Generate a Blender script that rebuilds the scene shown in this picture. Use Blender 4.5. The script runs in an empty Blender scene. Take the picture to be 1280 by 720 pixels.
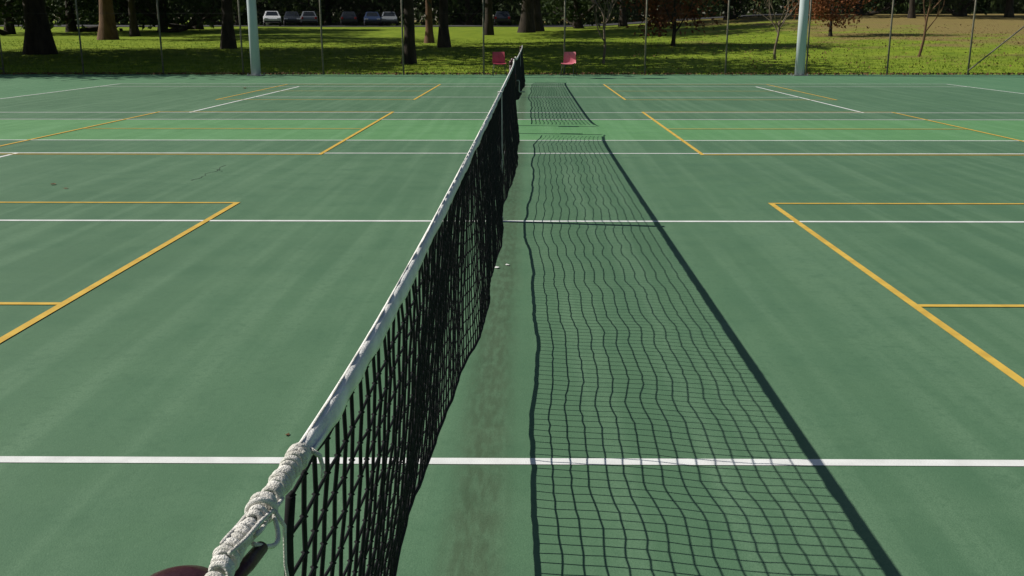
import bpy, math, random
from mathutils import Vector, Matrix, noise
random.seed(11)
R = math.radians
scn = bpy.context.scene
COL = scn.collection

# ------------------------------------------------------------------ world, sun, camera
CAMH, PITCH, FPX = 1.327, R(14.58), 1230.0
SHADOW = Vector((1.155, -0.18, -0.93)).normalized()       # direction the sunlight travels
el = math.asin(-SHADOW.z)
w = bpy.data.worlds.new("World"); scn.world = w; w.use_nodes = True
nt = w.node_tree; nt.nodes.clear()
sky = nt.nodes.new('ShaderNodeTexSky'); sky.sky_type = 'NISHITA'; sky.sun_disc = False
sky.sun_elevation = el; sky.sun_rotation = math.atan2(-SHADOW.x, -SHADOW.y)
bg = nt.nodes.new('ShaderNodeBackground'); bg.inputs[1].default_value = 0.05
wo = nt.nodes.new('ShaderNodeOutputWorld')
nt.links.new(sky.outputs[0], bg.inputs[0]); nt.links.new(bg.outputs[0], wo.inputs[0])
sl = bpy.data.lights.new('sun', 'SUN'); sl.energy = 5.0; sl.angle = R(0.25); sl.color = (1.0, 0.95, 0.86)
so = bpy.data.objects.new('sun', sl); COL.objects.link(so)
so.rotation_euler = SHADOW.to_track_quat('-Z', 'Y').to_euler(); so.location = (-20, 5, 30)
cd = bpy.data.cameras.new('camera'); cam = bpy.data.objects.new('camera', cd); COL.objects.link(cam)
cd.sensor_width = 36; cd.lens = 36*FPX/1280; cd.clip_end = 2000; cd.clip_start = 0.05; cd.shift_x = -0.009
cam.location = (0, 0, CAMH); cam.rotation_euler = (R(90)-PITCH, 0, R(0.5))
scn.camera = cam
scn.view_settings.view_transform = 'Standard'; scn.view_settings.look = 'None'; scn.view_settings.exposure = 0

# ------------------------------------------------------------------ helpers
def smooth(a, b, x):
    t = max(0, min(1, (x-a)/(b-a))); return t*t*(3-2*t)
def tz(X, Y):
    """height of the park ground"""
    a = 0.0275 + 0.017*smooth(2, 28, X)
    d = max(0, Y-33.2)
    z = a*min(d, 70) + 0.012*max(0, d-70)
    if d > 0: z += 0.10*min(1, d/8)*noise.noise(Vector((X*0.09, Y*0.09, 3)))
    return z - 0.03
def colx(x, Y):
    """X on the park ground at distance Y seen in column x of the photograph"""
    zc = Y*math.cos(PITCH) + 0.2
    return (x-662.6)*zc/FPX

class MB:
    def __init__(s): s.v = []; s.f = []
    def add(s, vs, fs):
        b = len(s.v); s.v += [tuple(q) for q in vs]; s.f += [tuple(b+i for i in f) for f in fs]
    def tube(s, pts, r, n=6, caps=True):
        pts = [Vector(p) for p in pts]
        rs = r if isinstance(r, (list, tuple)) else [r]*len(pts)
        b = len(s.v); u = None
        for i, p in enumerate(pts):
            t = (pts[min(i+1, len(pts)-1)]-pts[max(i-1, 0)])
            if t.length < 1e-9: t = Vector((0, 0, 1))
            t.normalize()
            if u is None:
                u = t.orthogonal().normalized()
            u = (u - t*u.dot(t))
            if u.length < 1e-6: u = t.orthogonal()
            u.normalize(); q = t.cross(u)
            for k in range(n):
                a = 2*math.pi*k/n
                s.v.append(tuple(p + (u*math.cos(a)+q*math.sin(a))*rs[i]))
        for i in range(len(pts)-1):
            for k in range(n):
                s.f.append((b+i*n+k, b+i*n+(k+1) % n, b+(i+1)*n+(k+1) % n, b+(i+1)*n+k))
        if caps:
            s.f.append(tuple(b+k for k in reversed(range(n))))
            s.f.append(tuple(b+(len(pts)-1)*n+k for k in range(n)))
    def box(s, x0, x1, y0, y1, z0, z1):
        s.add([(x0,y0,z0),(x1,y0,z0),(x1,y1,z0),(x0,y1,z0),(x0,y0,z1),(x1,y0,z1),(x1,y1,z1),(x0,y1,z1)],
              [(3,2,1,0),(4,5,6,7),(0,1,5,4),(1,2,6,5),(2,3,7,6),(3,0,4,7)])
    def lathe(s, prof, n=24, c=(0,0)):
        b = len(s.v)
        for r, z in prof:
            for k in range(n):
                a = 2*math.pi*k/n; s.v.append((c[0]+r*math.cos(a), c[1]+r*math.sin(a), z))
        for i in range(len(prof)-1):
            for k in range(n):
                s.f.append((b+i*n+k, b+i*n+(k+1) % n, b+(i+1)*n+(k+1) % n, b+(i+1)*n+k))
        s.f.append(tuple(b+k for k in reversed(range(n)))); s.f.append(tuple(b+(len(prof)-1)*n+k for k in range(n)))
    def leaf(s, p, sz, rnd=random):
        d = Vector((rnd.gauss(0,1), rnd.gauss(0,1), rnd.gauss(0,0.7))).normalized()
        e = d.orthogonal().normalized(); e.rotate(Matrix.Rotation(rnd.uniform(0, 6.28), 3, d)); g = d.cross(e)
        p = Vector(p); l = sz*rnd.uniform(.7, 1.3); ww = l*0.5
        s.add([p-e*l, p+g*ww+d*l*.15, p+e*l, p-g*ww+d*l*.15], [(0,1,2,3)])
    def mesh(s, name, m, sm=False):
        me = bpy.data.meshes.new(name); me.from_pydata(s.v, [], s.f); me.update()
        if m: me.materials.append(m)
        if sm: me.polygons.foreach_set('use_smooth', [True]*len(me.polygons))
        return me
    def build(s, name, m, parent=None, sm=False, bevel=0):
        return obj(name, s.mesh(name, m, sm), parent, bevel)

def obj(name, me, parent=None, bevel=0):
    o = bpy.data.objects.new(name, me); COL.objects.link(o)
    if parent: o.parent = parent
    if bevel:
        b = o.modifiers.new('bevel', 'BEVEL'); b.width = bevel; b.segments = 2; b.limit_method = 'ANGLE'
    return o
def tag(o, label, cat, group=None, kind=None):
    if label: o['label'] = label
    if cat: o['category'] = cat
    if group: o['group'] = group
    if kind: o['kind'] = kind
    return o
def thing(name, label, cat, loc=(0,0,0), rz=0, group=None):
    o = bpy.data.objects.new(name, None); COL.objects.link(o); o.empty_display_size = .2
    o.location = loc; o.rotation_euler = (0,0,rz)
    return tag(o, label, cat, group)
def copy_tree(o, parent=None):
    c = o.copy(); COL.objects.link(c); c.parent = parent
    for ch in list(o.children): copy_tree(ch, c)
    return c

# ------------------------------------------------------------------ materials
def mat(name, c1, c2, scale=5, rough=.7, bump=0, bscale=40, stretch=(1,1,1), metal=0, spec=.4, lo=.35, hi=.65, trans=0):
    m = bpy.data.materials.new(name); m.use_nodes = True; n = m.node_tree.nodes; l = m.node_tree.links
    p = n['Principled BSDF']; p.inputs['Roughness'].default_value = rough; p.inputs['Metallic'].default_value = metal
    p.inputs['Specular IOR Level'].default_value = spec
    tc = n.new('ShaderNodeTexCoord'); mp = n.new('ShaderNodeMapping'); mp.inputs['Scale'].default_value = stretch
    l.new(tc.outputs['Object'], mp.inputs['Vector'])
    ns = n.new('ShaderNodeTexNoise'); ns.inputs['Scale'].default_value = scale; ns.inputs['Detail'].default_value = 6
    l.new(mp.outputs[0], ns.inputs['Vector'])
    cr = n.new('ShaderNodeValToRGB'); cr.color_ramp.elements[0].position = lo; cr.color_ramp.elements[1].position = hi
    cr.color_ramp.elements[0].color = (*c1, 1); cr.color_ramp.elements[1].color = (*c2, 1)
    l.new(ns.outputs['Fac'], cr.inputs[0]); l.new(cr.outputs[0], p.inputs['Base Color'])
    if bump:
        nb = n.new('ShaderNodeTexNoise'); nb.inputs['Scale'].default_value = bscale; nb.inputs['Detail'].default_value = 4
        l.new(mp.outputs[0], nb.inputs['Vector'])
        bp = n.new('ShaderNodeBump'); bp.inputs['Strength'].default_value = bump; bp.inputs['Distance'].default_value = .02
        l.new(nb.outputs['Fac'], bp.inputs['Height']); l.new(bp.outputs[0], p.inputs['Normal'])
    if trans:
        tr = n.new('ShaderNodeBsdfTranslucent'); mx = n.new('ShaderNodeMixShader'); mx.inputs[0].default_value = trans
        l.new(p.inputs['Base Color'].links[0].from_socket, tr.inputs[0]); l.new(p.outputs[0], mx.inputs[1]); l.new(tr.outputs[0], mx.inputs[2])
        l.new(mx.outputs[0], n['Material Output'].inputs[0])
    return m

def court_mat(name, base, dark, light, stain):
    m = bpy.data.materials.new(name); m.use_nodes = True; n = m.node_tree.nodes; l = m.node_tree.links
    p = n['Principled BSDF']; p.inputs['Specular IOR Level'].default_value = .3
    geo = n.new('ShaderNodeNewGeometry')
    def nz(sc, st, det=5, rot=0):
        mp = n.new('ShaderNodeMapping'); mp.inputs['Scale'].default_value = st; mp.inputs['Rotation'].default_value = (0,0,rot)
        l.new(geo.outputs['Position'], mp.inputs['Vector'])
        t = n.new('ShaderNodeTexNoise'); t.inputs['Scale'].default_value = sc; t.inputs['Detail'].default_value = det
        l.new(mp.outputs[0], t.inputs['Vector']); return t.outputs['Fac']
    def mr(x, a, b, c, d):
        t = n.new('ShaderNodeMapRange'); t.interpolation_type = 'SMOOTHSTEP'
        for i, q in zip(('From Min','From Max','To Min','To Max'), (a,b,c,d)): t.inputs[i].default_value = q
        l.new(x, t.inputs['Value']); return t.outputs[0]
    def mix(f, a, b, typ='MIX'):
        t = n.new('ShaderNodeMix'); t.data_type = 'RGBA'; t.blend_type = typ
        for s, q in ((t.inputs['Factor'], f), (t.inputs['A'], a), (t.inputs['B'], b)):
            if isinstance(q, (int, float)): s.default_value = q
            elif isinstance(q, tuple): s.default_value = (*q, 1)
            else: l.new(q, s)
        return t.outputs['Result']
    def math_(op, a, b):
        t = n.new('ShaderNodeMath'); t.operation = op
        for i, q in enumerate((a, b)):
            if isinstance(q, (int, float)): t.inputs[i].default_value = q
            else: l.new(q, t.inputs[i])
        return t.outputs[0]
    c = mix(mr(nz(.45, (1,1,1), 5), .3, .7, 0, .7), base, dark)                       # broad patches
    c = mix(mr(nz(1.0, (5.6,.16,1), 7, R(4)), .46, .66, 0, .55), c, light)            # squeegee streaks along the net
    c = mix(mr(nz(1.0, (4.6,.20,1), 7, R(-38)), .49, .70, 0, .42), c, light)          # diagonal sweeps
    c = mix(mr(nz(1.0, (.2,2.2,1), 3, R(-8)), .52, .75, 0, .2), c, light)
    c = mix(mr(nz(7, (1,1,1), 8), .52, .75, 0, .45), c, dark)                         # scuffs
    c = mix(mr(nz(28, (1,1,1), 6), .50, .72, 0, .45), c, dark)                        # mottling
    c = mix(mr(nz(75, (1,1,1), 3), .60, .74, 0, .60), c, light)                       # fine pale specks
    c = mix(mr(nz(150, (1,1,1), 2), .35, .75, 0, .60), c, dark)                       # acrylic grain
    if stain:                                                                          # moss and dirt in the strip under the net
        sx = n.new('ShaderNodeSeparateXYZ'); l.new(geo.outputs['Position'], sx.inputs[0])
        wob = math_('MULTIPLY', math_('SUBTRACT', nz(.8, (1,.5,1), 3), .5), .08)
        d = math_('ABSOLUTE', math_('ADD', math_('ADD', sx.outputs[0], .15), wob), 0)
        msk = mr(d, .02, .13, 1, 0)
        msk = math_('MULTIPLY', msk, mr(nz(45, (1,.2,1), 8), .32, .64, .5, 1))
        c = mix(math_('MULTIPLY', msk, .65), c, stain)
    l.new(c, p.inputs['Base Color'])
    l.new(mr(nz(3, (1,1,1), 4), .3, .7, .6, .85), p.inputs['Roughness'])
    bp = n.new('ShaderNodeBump'); bp.inputs['Strength'].default_value = .35; bp.inputs['Distance'].default_value = .003
    l.new(nz(240, (1,1,1), 3), bp.inputs['Height']); l.new(bp.outputs[0], p.inputs['Normal'])
    return m

M = {}
M['court_in'] = court_mat('court_green', (.092,.190,.103), (.068,.150,.081), (.138,.246,.145), (.045,.068,.033))
M['court_out'] = court_mat('runoff_green', (.120,.290,.118), (.100,.248,.100), (.16,.335,.16), None)
M['court_end'] = court_mat('end_runoff_green', (.100,.228,.118), (.080,.192,.098), (.14,.268,.15), None)
M['white_paint'] = mat('white_line_paint', (.70,.72,.70), (.84,.86,.84), 9, .6, .1, 200)
M['yellow_paint'] = mat('yellow_line_paint', (.58,.37,.06), (.72,.48,.08), 9, .6, .1, 200)
M['crack'] = mat('crack_dark', (.015,.03,.02), (.03,.06,.04), 20, .9)
M['grass'] = mat('park_grass', (.12,.19,.018), (.25,.32,.035), 1.1, .9, .5, 14, spec=.05, lo=.3, hi=.7)
M['blade'] = mat('grass_blades', (.11,.19,.017), (.29,.37,.045), 1.5, .8, spec=.05, trans=.15)
M['asphalt'] = mat('asphalt', (.04,.04,.042), (.06,.06,.06), 6, .9, .3, 80)
M['litter'] = mat('dry_leaves', (.09,.045,.02), (.22,.12,.05), 12, .9)
M['net'] = mat('black_net_cord', (.006,.006,.007), (.014,.014,.016), 60, .8, spec=.2)
M['band'] = mat('white_headband_canvas', (.68,.68,.66), (.86,.86,.83), 22, .9, .25, 260)
M['rope'] = mat('white_lashing_rope', (.64,.62,.56), (.86,.84,.79), 60, .85, .5, 700)
M['maroon'] = mat('maroon_paint', (.030,.008,.011), (.055,.012,.017), 18, .38, .15, 60)
M['steel'] = mat('galvanised_steel', (.22,.23,.23), (.34,.35,.35), 12, .5, .1, 50, metal=.6)
M['dsteel'] = mat('dull_dark_steel', (.05,.05,.05), (.10,.10,.10), 12, .6, .1, 50, metal=.3)
M['wire'] = mat('dark_fence_wire', (.03,.033,.03), (.06,.06,.055), 12, .8, metal=0, spec=.15)
M['fpost'] = mat('weathered_fence_post', (.13,.12,.09), (.22,.20,.15), 12, .7, .1, 50)
M['pole'] = mat('pale_teal_pole_paint', (.48,.55,.57), (.58,.64,.65), 3, .5, .1, 30, stretch=(1,1,.2))
M['red'] = mat('faded_red_plastic', (.42,.055,.085), (.54,.09,.13), 6, .5)
M['red2'] = mat('sun_bleached_red_plastic', (.58,.14,.18), (.70,.21,.25), 6, .5)
M['bark'] = mat('dark_bark', (.016,.012,.009), (.045,.033,.022), 6, .95, 1, 18, stretch=(1,1,.25))
M['bark2'] = mat('warm_brown_bark', (.08,.042,.022), (.16,.09,.048), 5, .95, 1, 16, stretch=(1,1,.25))
M['bark3'] = mat('grey_sapling_bark', (.13,.10,.07), (.24,.19,.13), 9, .9, .5, 30, stretch=(1,1,.25))
M['leaf'] = mat('dark_green_leaves', (.014,.030,.008), (.052,.080,.020), .9, .7, spec=.15, trans=.2)
M['leaf2'] = mat('olive_green_leaves', (.03,.05,.012), (.085,.10,.025), .9, .7, spec=.2, trans=.25)
M['rust'] = mat('rust_red_leaves', (.13,.042,.018), (.29,.115,.045), 1.4, .8, spec=.2, trans=.35)
M['glass'] = mat('dark_car_glass', (.012,.014,.016), (.02,.023,.026), 3, .08, spec=.6)
M['tyre'] = mat('tyre_rubber', (.012,.012,.012), (.02,.02,.02), 20, .9)
M['lamp'] = mat('clear_lamp_lens', (.6,.62,.62), (.75,.76,.76), 8, .15)
M['tail'] = mat('red_lamp_lens', (.35,.01,.01), (.45,.02,.02), 8, .2)
for nm, c in dict(white=(.70,.71,.72), silver=(.22,.24,.26), dark=(.03,.035,.045), red=(.28,.03,.03), blue=(.03,.05,.11)).items():
    M['paint_'+nm] = mat('car_paint_'+nm, tuple(q*.92 for q in c), c, 2, .25, spec=.6)

# park grass gets broad dry brown patches towards the right-hand rise
def grass_extra(m):
    n = m.node_tree.nodes; l = m.node_tree.links; p = n['Principled BSDF']
    base = p.inputs['Base Color'].links[0].from_socket
    outs = [lk.to_socket for lk in base.links]
    geo = n.new('ShaderNodeNewGeometry'); sx = n.new('ShaderNodeSeparateXYZ'); l.new(geo.outputs['Position'], sx.inputs[0])
    a = n.new('ShaderNodeMath'); a.operation = 'MULTIPLY_ADD'; l.new(sx.outputs[1], a.inputs[0]); a.inputs[1].default_value = .30
    b0 = n.new('ShaderNodeMath'); b0.operation = 'MULTIPLY'; l.new(sx.outputs[0], b0.inputs[0]); b0.inputs[1].default_value = 1.1; l.new(b0.outputs[0], a.inputs[2])
    ns = n.new('ShaderNodeTexNoise'); ns.inputs['Scale'].default_value = .25; ns.inputs['Detail'].default_value = 7; l.new(geo.outputs['Position'], ns.inputs['Vector'])
    b = n.new('ShaderNodeMath'); b.operation = 'MULTIPLY_ADD'; l.new(ns.outputs['Fac'], b.inputs[0]); b.inputs[1].default_value = 85; l.new(a.outputs[0], b.inputs[2])
    mr = n.new('ShaderNodeMapRange'); mr.interpolation_type = 'SMOOTHSTEP'; l.new(b.outputs[0], mr.inputs['Value'])
    mr.inputs['From Min'].default_value = 74; mr.inputs['From Max'].default_value = 96; mr.inputs['To Max'].default_value = .85
    mx = n.new('ShaderNodeMix'); mx.data_type = 'RGBA'; l.new(mr.outputs[0], mx.inputs['Factor']); l.new(base, mx.inputs['A'])
    mx.inputs['B'].default_value = (.24,.17,.075,1)
    for q in outs: l.new(mx.outputs['Result'], q)
grass_extra(M['grass']); grass_extra(M['blade'])

# ------------------------------------------------------------------ ground
g = MB()
xs = [-600,-300,-150,-100,-80]+[-66+2*i for i in range(67)]+[80,100,150,300,600]
ys = [-300,-100,-40,-10,10,25,31]+[33+1.5*i for i in range(62)]+[130,140,160,220,400,800]
for y in ys:
    for x in xs: g.v.append((x, y, tz(x, y)))
nx = len(xs)
for j in range(len(ys)-1):
    for i in range(nx-1):
        a = j*nx+i; g.f.append((a, a+1, a+nx+1, a+nx))
tag(g.build('ground', M['grass'], None, True), 'grassy park ground rising gently beyond the court fence', 'ground', kind='structure')

cs = MB(); cs.box(-26, 26, -8, 32.55, -.12, 0)
court = tag(cs.build('court_surface', M['court_out']), 'painted green hard court surface inside the fence', 'court', kind='structure')
def sheet(name, m, x0, x1, y0, y1, z, parent):
    b = MB(); b.add([(x0,y0,z),(x1,y0,z),(x1,y1,z),(x0,y1,z)], [(0,1,2,3)]); return b.build(name, m, parent)
XL, XR, SL, SR = -10.85, 10.95, -5.8, 5.65
NX = -.21
LW = .0235
ZP, ZW, ZY = .002, .004, .006
sheet('end_runoff', M['court_end'], -25.9, 25.9, 26.524, 32.5, ZP, court)
sheet('side_runoff', M['court_end'], -25.9, XL, 15.55, 26.524, ZP, court)
sheet('side_runoff', M['court_end'], XR, 25.9, 15.55, 26.524, ZP, court)
for y0 in (1.523, 15.55):
    sheet('playing_area', M['court_in'], XL, XR, y0, y0+10.974, ZP, court)
    yy = [y0, y0+1.372, y0+5.487, y0+9.602, y0+10.974]
    for k, y in enumerate(yy):
        if k == 2: sheet('white_line', M['white_paint'], SL, SR, y-LW, y+LW, ZW, court)
        else: sheet('white_line', M['white_paint'], XL, XR, y-LW, y+LW, ZW, court)
    for x in (SL, SR): sheet('white_line', M['white_paint'], x-LW, x+LW, yy[1]+LW, yy[3]-LW, ZW, court)
    for x in (XL, XR): sheet('white_line', M['white_paint'], x-LW, x+LW, yy[0]+LW, yy[4]-LW, ZW, court)
NL, NR, BL, BR = -2.344, 1.924, -6.35, 6.17
YW = .022
for y0 in (1.70, 10.97, 20.15):
    y1, yc = y0+6.1, y0+3.05
    for x in (NL, NR, BL, BR): sheet('yellow_line', M['yellow_paint'], x-YW, x+YW, y0, y1, ZY, court)
    for (a, b) in ((BL+YW, NL-YW), (NR+YW, BR-YW)):
        for y in (y0+YW, yc, y1-YW): sheet('yellow_line', M['yellow_paint'], a, b, y-YW, y+YW, ZY, court)
def crack(pts, wd):
    b = MB()
    for i, (x, y) in enumerate(pts):
        q = wd*(.4+.6*random.random()); b.v += [(x-q, y, .0035), (x+q, y, .0035)]
    for i in range(len(pts)-1): b.f.append((2*i, 2*i+1, 2*i+3, 2*i+2))
    b.build('crack', M['crack'], court)
def walk(x, y, dx, dy, n, j):
    o = []
    for i in range(n):
        o.append((x, y)); x += dx+random.uniform(-j, j); y += dy+random.uniform(0, .3)*dy
    return o
crack(walk(-3.12, 9.0, .003, .055, 18, .03), .005)
crack(walk(-3.03, 9.6, -.02, .03, 8, .03), .004)

rd = MB()
for i in range(41):
    x = -70+2.4*i
    for y in (100, 103, 106, 110, 114): rd.v.append((x, y, tz(x, y)+.05))
for i in range(40):
    for k in range(4): a = i*5+k; rd.f.append((a, a+5, a+6, a+1))
tag(rd.build('car_park', M['asphalt'], None, True), 'dark asphalt car park strip beyond the grass', 'car park', kind='structure')

# ------------------------------------------------------------------ net posts
PX, PY = -.241, .600
def make_post(label, y, rz):
    t = thing('net_post', label, 'net post', (PX, y, 0), rz, None)
    b = MB(); b.lathe([(.034,-.05),(.034,.937)], 28); b.build('pole', M['maroon'], t, True)
    b = MB(); b.lathe([(.0365,.906),(.0378,.931),(.0370,.941),(.0335,.951),(.026,.960),(.015,.9655),(.004,.967)], 32); b.build('cap', M['maroon'], t, True)
    b = MB(); b.lathe([(.085,.0),(.085,.006),(.05,.012),(.036,.012)], 24); b.build('ground_collar', M['steel'], t)
    b = MB(); b.box(-.045,.045,-.110,-.032,.56,.74); wd = b.build('winder', M['maroon'], t, bevel=.008)
    b = MB(); b.tube([(.045,-.08,.65),(.085,-.08,.65),(.09,-.08,.63),(.09,-.08,.50),(.10,-.08,.488),(.17,-.08,.488)], .009, 8); b.build('crank_handle', M['steel'], wd, True)
    return t
P = [make_post('maroon net post with rounded cap at the nearest end of the near net', PY, 0)]
for y, rz, lb in ((13.43, math.pi, 'maroon net post at the far end of the near net'),
                  (14.60, 0, 'maroon net post at the near end of the far net'),
                  (27.50, math.pi, 'maroon net post at the far end of the far net')):
    c = copy_tree(P[0]); c.location = (-.245, y, 0); c.rotation_euler = (0,0,rz); c['label'] = lb
for o in [q for q in COL.objects if q.name.startswith('net_post')]: o['group'] = 'net posts on the courts'

# ------------------------------------------------------------------ nets
def lerp_tab(tab, x):
    if x <= tab[0][0]: return tab[0][1]
    for (a, p), (b, q) in zip(tab, tab[1:]):
        if x <= b:
            t = (x-a)/(b-a); t = t*t*(3-2*t); return p+(q-p)*t
    return tab[-1][1]
def make_net(label, y0, detail, sd):
    """y0: the near post's y; everything below is measured from there"""
    rnd = random.Random(sd)
    net = thing('tennis_net', label, 'net', (NX, y0, 0), 0)
    L = 12.82; H = L/2
    def ztop(y):                                  # slack cable: drops away from each post, then runs nearly level
        y = max(0, H-abs(y-H))
        return .909 + .020*math.exp(-y/1.6) + .044*math.exp(-y/.38)
    zbt = [(0,.275),(1.3,.250),(3.2,.185),(6.4,.130),(9.5,.13),(11.3,.155),(12.8,.28)]
    xbt = [(0,-.090),(1.3,-.078),(2.4,-.028),(3.6,.028),(5.4,.040),(6.4,.022),(6.9,.032),(7.9,.085),(10,.085),(11.6,.075),(12.8,.02)]
    ph = [rnd.uniform(0, 6.28) for _ in range(12)]
    def fold(y, t):
        a = .0028*math.sin(6.28*y/.62+ph[0]+1.0*t) + .008*math.sin(6.28*y/1.9+ph[3])
        return a*(t**.8)
    ya, yb = .20, L-.20
    cell = .0510
    nc = int((yb-ya)/cell); nr = 15
    P_ = []
    for i in range(nc+1):
        y = ya+i*(yb-ya)/nc; row = []
        for j in range(nr+1):
            t = j/nr
            z = (ztop(y)-.020)*(1-t)+lerp_tab(zbt, y)*t
            mid = math.sin(math.pi*t)
            x = lerp_tab(xbt, y)*t**1.3 + fold(y, t) + .012*mid*math.sin(6.28*y/3.1+ph[10])
            yy = y + t*(.006*math.sin(6.28*y/.9+ph[5]+3*t)) + mid*.012*math.sin(7*t+ph[6]+y*1.3)
            z += mid*(.008*math.sin(6.28*y/.62+ph[7]+2*t)+.003*math.sin(6.28*y/.36+ph[8]+4*t)) + t*.002*math.sin(6.28*y/1.3+ph[9])
            jx = .0030 if detail else .001
            row.append(Vector((x+rnd.uniform(-jx,jx)*.6, yy+rnd.uniform(-jx,jx), z+rnd.uniform(-jx,jx)*(.3 if j == nr else .7))))
        P_.append(row)
    b = MB()
    for j in range(nr+1): b.tube([P_[i][j] for i in range(nc+1)], .0021 if detail else .0040, 5, False)
    for i in range(nc+1): b.tube([P_[i][j] for j in range(nr+1)], .0027 if detail else .0040, 5, False)
    if detail:                                   # knots where the strands cross
        for i in range(0, 120):
            for j in range(nr+1):
                p = P_[i][j]; k = .0046
                b.add([p+Vector(q)*k for q in ((1,0,0),(0,1,0),(-1,0,0),(0,-1,0),(0,0,1),(0,0,-1))],
                      [(0,1,4),(1,2,4),(2,3,4),(3,0,4),(1,0,5),(2,1,5),(3,2,5),(0,3,5)])
    b.build('netting', M['net'], net, True)
    b = MB(); b.tube([P_[i][nr]+Vector((0,0,-.004)) for i in range(nc+1)], .0056, 6); b.build('bottom_cord', M['net'], net, True)
    for i in (0, nc):
        b = MB(); b.tube([P_[i][j]+Vector((0, -.004 if i == 0 else .004, 0)) for j in range(nr+1)], .0050, 6); b.build('side_cord', M['net'], net, True)
    # headband: canvas folded over the cable
    b = MB(); st = .02 if detail else .1; y = .235; sec = []
    yend = L-.235
    while y < yend:
        zt = ztop(y); q = 1+.12*noise.noise(Vector((y*3, sd, 0))); dd = .026+.004*noise.noise(Vector((y*4, sd, 5)))
        lx = .003*noise.noise(Vector((y*2.5, sd, 9)))+.0010*noise.noise(Vector((y*14, sd, 3)))
        zz = .0012*noise.noise(Vector((y*11, 2, sd)))
        e = min(1, (y-.235)/.16); q *= .65+.35*e; dd *= .45+.55*e
        prof = [(-.006*q+lx*2,-dd),(-.0076*q+lx,-dd*.6),(-.0080*q,-.010),(-.0058,-.0028),(0,.001+zz),(.0058,-.0028),(.0080*q,-.010),(.0082*q+lx,-dd*.6),(.007*q+lx*2,-dd+.002*noise.noise(Vector((y*9,1,sd))))]
        sec.append([(px, y, zt+.010+pz) for px, pz in prof]); y += st
    for k, s_ in enumerate(sec): b.v += s_
    n = len(sec[0])
    for k in range(len(sec)-1):
        for q in range(n): b.f.append((k*n+q, k*n+(q+1) % n, (k+1)*n+(q+1) % n, (k+1)*n+q))
    b.f.append(tuple(range(n))); b.f.append(tuple((len(sec)-1)*n+q for q in reversed(range(n))))
    hb = b.build('headband', M['band'], net, True)
    if detail:                                   # frayed cord worked along the top fold
        b = MB(); pts = []; y = .25
        while y < 7:
            pts.append((-.001+.003*noise.noise(Vector((y*2.5,0,2))), y, ztop(y)+.0102+.0006*math.sin(y*61))); y += .011
        b.tube(pts, .0017, 5); b.build('stitching', M['rope'], hb, True)
    # cable
    b = MB(); b.tube([(-.004 if y < .2 else 0, y, ztop(y)-.001) for y in [.03,.12,.2,.3,.4,.55,.75]+[1+.5*i for i in range(22)]+[L-.75,L-.55,L-.4,L-.3,L-.15,L-.03]], .003, 6); b.build('cable', M['steel'], net, True)
    # centre strap
    b = MB(); zb = ztop(H)
    b.box(-.015,-.0115,H-.025,H+.025,.02,zb+.0115); b.box(.0115,.015,H-.025,H+.025,.02,zb+.0115); b.box(-.015,.015,H-.025,H+.025,zb+.012,zb+.0155)
    sp = b.build('centre_strap', M['band'], net)
    b = MB(); b.box(-.02,.02,H-.03,H+.03,.013,.03); b.build('strap_buckle', M['steel'], sp, bevel=.003)
    # rope lashing at the ends
    for end in (0, 1):
        Yf = (lambda y: y) if end == 0 else (lambda y: L-y)
        near = detail and end == 0
        turns, npt = (46, 1200) if near else (9, 110)
        b = MB(); pts = []
        for k in range(npt+1):
            t = k/npt; y = -.015+.275*t
            a = 6.28*turns*(t+.004*math.sin(17*t)+.002*math.sin(41*t))
            rad = .0060+.0014*math.sin(9*t+1)+.0008*math.sin(47*t)+.0005*math.sin(131*t)
            y += .002*math.sin(a*.5+1.3)+.0015*math.sin(a*.23)
            dz = -.02*max(0, (.03-y)/.05)**1.5
            pts.append((-.001+rad*math.cos(a), Yf(y), ztop(y)+.002+dz+rad*1.05*math.sin(a)))
        b.tube(pts, .0024 if near else .005, 7); lash = b.build('lashing_rope', M['rope'], net, True)
        if near:
            b = MB()
            for q in range(3):                     # strands laid along and crossing over the wrap
                o1, o2, f1 = rnd.uniform(-.4,2.4), rnd.uniform(.8,2.6)*rnd.choice((-1,1)), rnd.uniform(-.01,.09)
                b.tube([(-.001+(.0084+.0010*math.sin(9*s+q))*math.cos(o1+o2*s), .02+f1+s*.13, ztop(.02+f1+s*.13)+.002+.0088*math.sin(o1+o2*s)) for s in [i/14 for i in range(15)]], .0019, 6)
            for q, (yk, rk, tw) in enumerate(((.118,.0100,3),(.238,.0088,4))):   # knots
                b.tube([(-.001+rk*math.cos(6.28*tw*s+q), yk+.006*math.sin(6.28*s*1.5+q), ztop(yk)+.002+rk*math.sin(6.28*tw*s+q)) for s in [i/66 for i in range(67)]], .0026, 7)
            # a slack loop hanging off the wrap
            b.tube([(.006+.010*math.sin(3.14*s), .065+.055*s, ztop(.1)-.001-.014*math.sin(3.14*s)) for s in [i/14 for i in range(15)]], .0020, 6)
            b.build('knot', M['rope'], lash, True)
            b = MB()                                # loose ends
            b.tube([(.009,.115,ztop(.12)+.002),(.015,.12,ztop(.12)-.014),(.015,.115,ztop(.12)-.045),(.017,.118,ztop(.12)-.075),(.015,.113,ztop(.12)-.105)], [.0020,.0018,.0016,.0013,.0009], 6)
            b.build('rope_end', M['rope'], lash, True)
            b = MB(); b.tube([(.008,.252,ztop(.25)+.004),(.015,.256,ztop(.25)-.004),(.018,.253,ztop(.25)-.014),(.017,.250,ztop(.25)-.024)], [.0024,.0024,.0019,.0012], 6)
            b.build('rope_end', M['rope'], lash, True)
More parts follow.
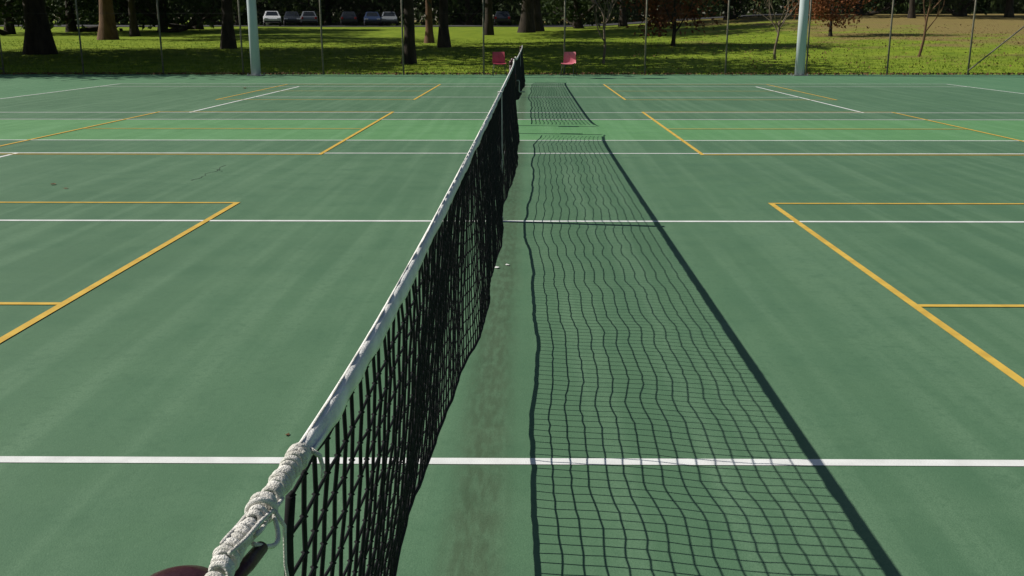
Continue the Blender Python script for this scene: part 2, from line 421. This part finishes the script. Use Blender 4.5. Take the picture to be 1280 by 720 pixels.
            b = MB(); b.tube([(-.004,.01,ztop(0)-.020),(.005,.05,ztop(.05)-.015),(.009,.075,ztop(.075)-.012)], [.0058,.0058,.0052], 14); b.build('tension_rod', M['maroon'], net, True)
    return net
make_net('near black tennis net with white headband lashed to the closest maroon post', .59, True, 3)
make_net('far black tennis net standing in line behind the near net', 14.64, False, 8)
for o in COL.objects:
    if o.name.startswith('tennis_net'): o['group'] = 'tennis nets on the courts'

# ------------------------------------------------------------------ fallen leaves and scraps on the court
def court_leaf(X, Y, s, m, label, cat='leaf', name='fallen_leaf'):
    b = MB(); n = 7
    for i in range(n):
        t = i/(n-1); wd = .42*math.sin(math.pi*min(1, t*.95+.04))**.8
        z = .012+.16*(t-.5)**2
        b.v += [(s*(t-.5), -s*wd, s*(z+.12)), (s*(t-.5), 0, s*z+.006), (s*(t-.5), s*wd, s*(z+.16))]
    for i in range(n-1):
        for k in range(2): a = 3*i+k; b.f.append((a, a+3, a+4, a+1))
    b.tube([(-s*.5,0,s*.06+.006),(-s*.7,s*.05,s*.02+.006),(-s*.85,s*.02,.008)], s*.02, 4)
    o = b.build(name, m, None, True); o.location = (X, Y, .002); o.rotation_euler = (0,0,random.uniform(0,6.28))
    tag(o, label, cat, 'fallen leaves on the court')
court_leaf(-.82, 3.10, .018, M['litter'], 'tiny brown leaf just behind the nearest white line, left of the near net')
court_leaf(-4.27, 8.73, .06, M['litter'], 'dry brown leaf on the left of the court before the small cracks')
court_leaf(-4.05, 8.5, .04, M['litter'], 'smaller dry leaf to the right of another leaf, left of the cracks')
court_leaf(-.19, 5.55, .035, M['band'], 'pale scrap lying under the near net short of the centre line', 'scrap', 'pale_scrap')
court_leaf(-.13, 5.62, .03, M['band'], 'smaller pale scrap beside the net shadow, short of the centre line', 'scrap', 'pale_scrap')
court_leaf(-6.9, 24.2, .12, M['litter'], 'brown leaf on the far court to the left of the far net')

# ------------------------------------------------------------------ fence
FY = 32.3
fence = thing('chain_link_fence', 'tall chain link fence on thin posts along the far end of the courts', 'fence', (0, FY, 0))
FH = 3.6
x0f, x1f = -1.48-2.58*9, -1.48+2.58*9
for k in range(-9, 10):
    b = MB(); x = -1.48+2.58*k; b.tube([(x,0,-.1),(x,0,FH+.05)], .028, 10); b.lathe([(.034,FH+.04),(.034,FH+.06),(.02,FH+.08),(.004,FH+.085)], 10, (x,0)); b.build('post', M['fpost'], fence, True)
for z in (FH, 1.9, .06):
    b = MB(); b.tube([(x0f,-.034,z),(x1f,-.034,z)], .018 if z == FH else .003, 8); b.build('top_rail' if z == FH else 'tension_wire', M['fpost'] if z == FH else M['wire'], fence, True)
for xa, xb in ((-1.48+2.58*6, -1.48+2.58*7), (-1.48-2.58*6, -1.48-2.58*7)):
    b = MB(); b.tube([(xa,-.05,.15),(xb,-.05,2.35)], .024, 8); b.build('brace', M['fpost'], fence, True)
b = MB(); sp = .075; n = int((x1f-x0f+FH)/sp)
for i in range(n):
    for sgn in (1, -1):
        a = x0f-FH+i*sp if sgn > 0 else x0f+i*sp
        za, zb = 0.03, FH-.02
        xa, xb = a+za*sgn, a+zb*sgn
        if sgn > 0:
            if xa < x0f: za += x0f-xa; xa = x0f
            if xb > x1f: zb -= xb-x1f; xb = x1f
        else:
            if xa > x1f: za += xa-x1f; xa = x1f
            if xb < x0f: zb -= x0f-xb; xb = x0f
        if zb-za < .02: continue
        b.tube([(xa,-.03+.003*sgn,za),(xb,-.03+.003*sgn,zb)], .0009, 3, False)
b.build('wire_mesh', M['wire'], fence)

# ------------------------------------------------------------------ light poles
def light_pole(X, Y, label):
    t = thing('light_pole', label, 'light pole', (X, Y, 0), 0, 'court light poles')
    b = MB(); b.lathe([(.150,.02),(.142,2),(.13,5),(.11,9.4)], 20); b.build('pole', M['pole'], t, True)
    b = MB(); b.box(-.24,.24,-.24,.24,0,.022); bp = b.build('base_plate', M['steel'], t, bevel=.004)
    for sx in (-1,1):
        for sy in (-1,1):
            b = MB(); b.lathe([(.02,.022),(.02,.05),(.012,.052),(.012,.075)], 8, (sx*.2, sy*.2)); b.build('bolt', M['steel'], bp)
    b = MB(); b.tube([(-.9,0,9.3),(.9,0,9.3)], .045, 10); b.build('crossarm', M['pole'], t, True)
    for sx in (-.75,.75):
        b = MB(); b.add([(sx-.28,-.45,9.10),(sx+.28,-.45,9.10),(sx+.28,.12,9.36),(sx-.28,.12,9.36),(sx-.2,-.36,9.34),(sx+.2,-.36,9.34),(sx+.2,.1,9.52),(sx-.2,.1,9.52)],
                        [(3,2,1,0),(4,5,6,7),(0,1,5,4),(1,2,6,5),(2,3,7,6),(3,0,4,7)])
        fl = b.build('floodlight', M['steel'], t, bevel=.02)
        b = MB(); b.add([(sx-.24,-.40,9.118),(sx+.24,-.40,9.118),(sx+.24,.06,9.327),(sx-.24,.06,9.327)], [(3,2,1,0)]); b.build('lens', M['lamp'], fl)
light_pole(colx(317, 31.5), 31.6, 'pale teal light pole at the fence on the left, behind the left baseline')
light_pole(colx(1001, 31.6), 31.7, 'pale teal light pole at the fence on the right, beyond the red chairs')

# ------------------------------------------------------------------ red chairs
def chair(X, Y, rz, m, label):
    t = thing('plastic_chair', label, 'chair', (X, Y, 0), rz, 'red chairs by the fence'); t.scale = (.90,)*3
    # moulded shell: seat runs back and turns up into the backrest; local -y is the front
    prof = [(-.215,.405),(-.19,.425),(-.10,.420),(.02,.408),(.12,.405),(.17,.425),(.195,.48),(.21,.58),(.225,.70),(.235,.79),(.243,.81)]
    b = MB(); nu = 11; th = .008
    for lay in (0, 1):
        for (py, pz) in prof:
            for i in range(nu):
                u = -1+2*i/(nu-1)
                hw = .225 if pz < .5 else .225-.02*(pz-.5)/.3
                lift = .035*abs(u)**3
                if py > .15: b.v.append((u*hw, py-lift*1.2-lay*th, pz))
                else: b.v.append((u*hw, py, pz+lift*.7-lay*th))
    np_ = len(prof); base = np_*nu
    for r in range(np_-1):
        for i in range(nu-1):
            a = r*nu+i; b.f.append((a, a+1, a+nu+1, a+nu)); a += base; b.f.append((a+nu, a+nu+1, a+1, a))
    b.build('shell', m, t, True)
    for sx in (-1, 1):
        b = MB(); b.tube([(sx*.15,-.13,.40),(sx*.19,-.17,.38),(sx*.23,-.22,.0)], .010, 8); b.build('leg', M['dsteel'], t, True)
        b = MB(); b.tube([(sx*.15,.10,.395),(sx*.19,.14,.37),(sx*.23,.22,.0)], .010, 8); b.build('leg', M['dsteel'], t, True)
    b = MB()
    for yy in (-.12, .09): b.tube([(-.16,yy,.397),(.16,yy,.397)], .009, 8)
    b.build('frame', M['dsteel'], t, True)
chair(colx(624, 31.4), 31.4, R(8), M['red'], 'dark red plastic chair by the fence, to the left of the far net post')
chair(colx(711, 31.4), 31.4, R(-14), M['red2'], 'brighter bleached red plastic chair by the fence, to the right of the far net post')

# ------------------------------------------------------------------ trees
def branch(b, p, d, ln, r, depth, rnd, tips, spread=.5, n=5):
    pts = [p]; q = p.copy(); dd = d.copy()
    for i in range(3):
        dd = (dd+Vector((rnd.gauss(0,.13), rnd.gauss(0,.13), rnd.gauss(.04,.08)))).normalized(); q = q+dd*ln/3; pts.append(q.copy())
    b.tube(pts, [r, r*.88, r*.76, r*.62], n if depth > 1 else 4, False)
    if depth == 0: tips.append(q); return
    for k in range(rnd.choice((2,3,3))):
        nd = (dd+Vector((rnd.gauss(0,spread), rnd.gauss(0,spread), rnd.gauss(.12,spread*.5)))).normalized()
        branch(b, pts[rnd.choice((2,3,3))], nd, ln*rnd.uniform(.6,.85), r*.58, depth-1, rnd, tips, spread, n)
def make_tree_mesh(sd, h, r, cb, cr, ncl, nl, ls, bark, leafm, lean=0):
    rnd = random.Random(sd); b = MB()
    pts = []; rs = []
    for i in range(12):
        t = i/11; z = h*.86*t
        pts.append(Vector((lean*z+.35*r*math.sin(2.3*t*3+sd), .35*r*math.cos(1.9*t*3+sd*2)-.35*r, z-.1)))
        rs.append(r*(1.0-.78*t)+r*.5*math.exp(-z/(r*1.6)))
    b.tube(pts, rs, 10, False)
    tips = []
    for k in range(9):
        t = rnd.uniform(cb*.75/h, .8); i = int(t/.86*11); i = min(i, 10)
        a = k*2.4+rnd.uniform(-.4,.4); d = Vector((math.cos(a), math.sin(a), rnd.uniform(.25,.8))).normalized()
        branch(b, pts[i], d, cr*.55, rs[i]*.55, 2, rnd, tips, .45, 6)
    tm = b.mesh('trunk', bark, True)
    c = MB(); cz = (cb+h)/2; hz = (h-cb)/2
    cents = [Vector(t_) for t_ in tips]; rnd.shuffle(cents); cents = cents[:ncl//2]
    while len(cents) < ncl:
        v = Vector((rnd.gauss(0,1), rnd.gauss(0,1), rnd.gauss(0,1))).normalized()*rnd.uniform(.35,1)**.5
        cents.append(Vector((v.x*cr+lean*cz, v.y*cr, cz+v.z*hz)))
    for q in cents:
        cs_ = rnd.uniform(.45, 1.0)*cr*.30
        for _ in range(nl):
            c.leaf(q+Vector((rnd.gauss(0,cs_), rnd.gauss(0,cs_), rnd.gauss(0,cs_*.6))), ls, rnd)
    return tm, c.mesh('crown', leafm)
TM = {
 'big':   make_tree_mesh(1, 15, .52, 4.6, 5.2, 64, 80, .25, M['bark'], M['leaf']),
 'big2':  make_tree_mesh(2, 14, .48, 4.4, 4.8, 58, 80, .25, M['bark2'], M['leaf2'], .10),
 'mid':   make_tree_mesh(3, 11, .26, 3.9, 3.6, 54, 85, .21, M['bark'], M['leaf']),
 'tall':  make_tree_mesh(7, 13, .25, 3.8, 4.6, 84, 90, .24, M['bark'], M['leaf']),
 'mid2':  make_tree_mesh(4, 10, .24, 4.0, 3.1, 42, 75, .20, M['bark2'], M['leaf2'], -.05),
 'low':   make_tree_mesh(5, 9, .28, .9, 3.6, 66, 85, .22, M['bark'], M['leaf']),
 'rust':  make_tree_mesh(6, 4.4, .10, .6, 1.9, 62, 80, .10, M['bark'], M['rust']),
}
def tree(x, Y, kind, sc, rz, label, group, X=None):
    X = colx(x, Y) if X is None else X
    t = thing('tree', label, 'tree', (X, Y, tz(X, Y)), rz, group); t.scale = (sc,)*3
    tm, cm = TM[kind]
    obj('trunk', tm, t); obj('crown', cm, t)
G1 = 'trees on the park grass'
tree(44, 47, 'big', 1.0, .3, 'massive dark trunked tree at the left edge of the grass', G1)
tree(132, 66, 'big2', 1.0, .2, 'leaning warm brown trunk on the left, behind the massive dark tree', G1)
tree(168, 72, 'mid', 1.1, 1.2, 'slimmer dark tree just right of the leaning brown trunk', G1)
tree(283, 52, 'tall', 1.25, 2.2, 'sturdy dark tree between the leaning brown trunk and the left light pole', G1)
tree(508, 39.6, 'tall', .92, .8, 'dark straight tree close to the fence, left of the red chairs', G1)
tree(537, 60, 'mid2', 1.0, 4, 'thin slanting tree behind the dark straight tree by the fence', G1)
tree(556, 54, 'tall', 1.1, 2.9, 'dark tree left of the far net, right of the thin slanting tree', G1)
tree(609, 75, 'tall', 1.2, .4, 'distant slim dark tree directly behind the left red chair', G1)
tree(655, 81, 'big', 1.0, 1.9, 'broad dark tree far behind the far end of the nets, left of its twin', G1)
tree(673, 84, 'big', .95, 5.1, 'broad dark tree far behind the nets, right hand one of a close pair', G1)
tree(841, 54, 'rust', 1.15, 0, 'small tree with rust red leaves between the right red chair and the right light pole', G1)
tree(1036, 62, 'rust', 1.05, 2, 'small rust leaved tree beyond the right light pole', G1)
# out of frame on the left, they throw the shade over the grass and the court's corner
for X, Y, k, s, lb in ((-33, 37.5, 'big', .95, 'shade tree outside the left end of the fence, nearest the court'),
                       (-27.5, 42, 'big2', .95, 'shade tree outside the left end of the fence, second from the court'),
                       (-37, 46, 'big', 1.05, 'shade tree farthest out beyond the left end of the fence'),
                       (-25.5, 36.5, 'big', .8, 'shade tree beside the left end of the fence, closest to its posts'),
                       (-23.2, 40, 'tall', 1.05, 'slim shade tree just left of the view, before the massive dark tree'),
                       (-29.5, 49, 'big', 1.0, 'shade tree left of the massive dark tree at the edge of the view'),
                       (-28.5, 33.8, 'mid', .85, 'smaller shade tree at the left corner of the fence')):
    tree(0, Y, k, s, X*.7, lb, G1, X)
G2 = 'trees along the edge of the wood'
for x, Y, k, s, lb in ((15, 78, 'low', 1.2, 'low crowned tree at the far left, behind the massive dark trunk'),
    (88, 84, 'low', 1.3, 'bushy dark tree at the wood edge left of the leaning brown trunk'),
    (205, 82, 'low', 1.2, 'bushy dark tree at the wood edge right of the slimmer dark tree'),
    (250, 90, 'low', 1.3, 'bushy tree at the wood edge left of the sturdy dark tree'),
    (300, 116, 'low', 1.3, 'bushy tree behind the left end of the parked cars'),
    (410, 116, 'low', 1.3, 'bushy tree behind the gap in the parked cars'),
    (475, 117, 'low', 1.3, 'bushy tree behind the parked cars left of the dark straight tree'),
    (585, 112, 'low', 1.2, 'bushy tree behind the wood edge cars left of the distant slim tree'),
    (720, 92, 'low', 1.2, 'bushy dark tree at the wood edge above the right red chair'),
    (778, 96, 'mid', 1.3, 'dark tree at the wood edge left of the rust red tree'),
    (905, 97, 'low', 1.2, 'bushy tree at the wood edge between the rust red tree and the right light pole'),
    (1070, 98, 'low', 1.1, 'bushy tree on the rise just right of the small rust leaved tree'),
    (1135, 90, 'mid', 1.0, 'dark slim tree on the rise behind the right hand bare sapling'),
    (1195, 95, 'low', 1.15, 'bushy tree on the rise left of the far right dark tree'),
    (1255, 92, 'mid', 1.2, 'dark tree on the rise at the far right edge')):
    tree(x, Y, k, s, x*.37, lb, G2)
def sapling(x, Y, h, sd, lean, label, bark='bark3', depth=4):
    rnd = random.Random(sd); X = colx(x, Y)
    t = thing('bare_sapling', label, 'tree', (X, Y, tz(X, Y)), 0, 'bare saplings behind the fence')
    pts = [Vector((lean*h*.5*q+.03*math.sin(7*q+sd), .02*math.cos(5*q), h*.5*q-.05)) for q in [i/6 for i in range(7)]]
    b = MB(); b.tube(pts, [.06-.004*i for i in range(7)], 7, False); b.build('trunk', M[bark], t, True)
    b = MB(); tips = []
    for k in range(5):
        a = k*1.26+rnd.uniform(-.5,.5); i = rnd.choice((3,4,5,6))
        branch(b, pts[i], Vector((math.cos(a)*.6+lean, math.sin(a)*.6, 1)).normalized(), h*.27, .030, depth-1, rnd, tips, .38)
    b.build('branches', M[bark], t, True)
    c = MB()
    for p in tips:
        for _ in range(2):
            if rnd.random() < .5: c.leaf(p+Vector((rnd.gauss(0,.05), rnd.gauss(0,.05), rnd.gauss(0,.05))), .05, rnd)
    c.build('leaves', M['rust'], t)
sapling(755, 39.5, 3.6, 5, .0, 'thin bare sapling behind the fence, just right of the red chairs')
sapling(968, 42, 3.2, 9, .06, 'thin bare sapling behind the fence, just left of the right light pole')
sapling(1148, 43, 4.2, 12, .12, 'pale bare sapling spreading at the right behind the fence', 'bark2')

# ------------------------------------------------------------------ far wood: reads as one dark mass
rnd = random.Random(77); b = MB()
for i in range(1100):
    X = rnd.uniform(-90, 90); Y = rnd.uniform(118, 142) if X < 6 else rnd.uniform(108, 134); z0 = tz(X, Y)
    zz = rnd.uniform(0, 1)*15 if i % 2 else rnd.uniform(.2, 3.5)
    cs_ = rnd.uniform(.9, 1.7)
    for q in range(44): b.leaf((X+rnd.gauss(0,cs_), Y+rnd.gauss(0,cs_), z0+max(.05, zz+rnd.gauss(0,cs_*.7))), .48, rnd)
tag(b.build('far_wood', M['leaf']), 'dark mass of far wood behind the car park and the rise', 'wood', kind='stuff')

# ------------------------------------------------------------------ grass blades and leaf litter
rnd = random.Random(5); b = MB()
for _ in range(34000):
    Y = 32.6+rnd.random()**1.6*34; X = rnd.uniform(-.56, .58)*Y
    z = tz(X, Y); h = rnd.uniform(.03,.08); a = rnd.uniform(0,6.28); wd = rnd.uniform(.012,.03)
    dx, dy = math.cos(a)*wd, math.sin(a)*wd; lx, ly = rnd.gauss(0,.04), rnd.gauss(0,.04)
    b.add([(X-dx,Y-dy,z-.01),(X+dx,Y+dy,z-.01),(X+lx,Y+ly,z+h)], [(0,1,2)])
tag(b.build('grass', M['blade']), 'tufts of short park grass behind the fence', 'grass', kind='stuff')
b = MB()
for _ in range(2600):
    X = rnd.uniform(-20, 20); Y = 32.3+abs(rnd.gauss(0,.22))*(1 if rnd.random() < .75 else -1)
    b.leaf((X, Y, .02+max(0, tz(X, Y))+rnd.random()*.03), .045, rnd)
for _ in range(1300):
    Y = rnd.uniform(36, 75); X = rnd.uniform(.1,.58)*Y; b.leaf((X, Y, tz(X, Y)+.04), .05, rnd)
tag(b.build('leaf_litter', M['litter']), 'dry brown leaf litter along the fence foot and on the grass', 'leaves', kind='stuff')

# ------------------------------------------------------------------ parked cars
def make_car():
    t = thing('parked_car', 'car', 'car')
    b = MB(); W = .86
    pr = [(-2.08,.32),(-2.10,.70),(-1.98,.93),(-1.2,.97),(1.05,.96),(1.85,.83),(2.08,.64),(2.06,.32)]
    n = len(pr); b.v = [(x,-W,z) for x, z in pr]+[(x,W,z) for x, z in pr]
    b.f = [tuple(range(n)), tuple(reversed(range(n, 2*n)))]+[(i, n+i, n+(i+1) % n, (i+1) % n) for i in range(n)]
    cb = [(-1.92,-.80,.94),(1.02,-.80,.94),(1.02,.80,.94),(-1.92,.80,.94),(-1.38,-.60,1.45),(.25,-.60,1.45),(.25,.60,1.45),(-1.38,.60,1.45)]
    b.add(cb, [(3,2,1,0),(4,5,6,7),(0,1,5,4),(1,2,6,5),(2,3,7,6),(3,0,4,7)])
    body = b.build('body', M['paint_white'], t, bevel=.05); body.material_slots[0].link = 'OBJECT'; body.material_slots[0].material = M['paint_white']
    V = [Vector(q) for q in cb]
    def pane(nm, A, B_, C_, D):
        c = (A+B_+C_+D)/4; nrm = (B_-A).cross(D-A).normalized()
        if nrm.dot(c-Vector((-.5,0,1.15))) < 0: nrm = -nrm
        q = MB(); q.add([c+(p-c)*.80+nrm*.006 for p in (A,B_,C_,D)], [(0,1,2,3)]); q.build(nm, M['glass'], t)
    pane('windscreen', V[1], V[2], V[6], V[5]); pane('rear_window', V[0], V[3], V[7], V[4])
    pane('side_window', V[0], V[1], V[5], V[4]); pane('side_window', V[3], V[2], V[6], V[7])
    for x in (-1.3, 1.28):
        for s in (-1, 1):
            q = MB(); q.tube([(x,s*.68,.31),(x,s*.70,.31),(x,s*.86,.31),(x,s*.875,.31)], [.28,.31,.31,.28], 18); wh = q.build('wheel', M['tyre'], t, True)
            q = MB(); q.tube([(x,s*.87,.31),(x,s*.882,.31)], [.19,.17], 14); q.build('rim', M['steel'], wh)
    for s in (-1, 1):
        q = MB(); q.box(2.0,2.085,s*.62-.17,s*.62+.17,.62,.74); q.build('headlight', M['lamp'], t, bevel=.02)
        q = MB(); q.box(-2.125,-2.03,s*.70-.11,s*.70+.11,.66,.88); q.build('tail_light', M['tail'], t, bevel=.02)
    for x, nm in ((2.06,'bumper'),(-2.08,'bumper')):
        q = MB(); q.box(x-.05,x+.05,-.80,.80,.33,.46); q.build(nm, M['tyre'], t, bevel=.02)
    return t
cars = [(341, 104, -75, 'white', 'white car facing the courts, left most of the parked cars'),
        (366, 108, -76, 'dark', 'dark car parked immediately right of the left most white car'),
        (387, 108, 103, 'silver', 'silver car with its tail lights to the courts, third of the parked row'),
        (437, 110, 100, 'dark', 'dark car parked alone left of the blue car'),
        (466, 108, -80, 'blue', 'blue car parked just left of the dark straight tree'),
        (487, 109, -82, 'silver', 'silver car partly hidden by the dark straight tree'),
        (628, 108, 92, 'dark', 'dark car parked between the distant slim tree and the broad dark pair')]
proto = make_car()
for i, (x, Y, a, p, lb) in enumerate(cars):
    c = proto if i == 0 else copy_tree(proto)
    X = colx(x, Y); c.location = (X, Y, tz(X, Y)+.05); c.rotation_euler = (0,0,R(a)); c['label'] = lb; c['category'] = 'car'; c['group'] = 'cars parked beyond the grass'
    for ch in c.children:
        if ch.name.startswith('body'): ch.material_slots[0].material = M['paint_'+p]
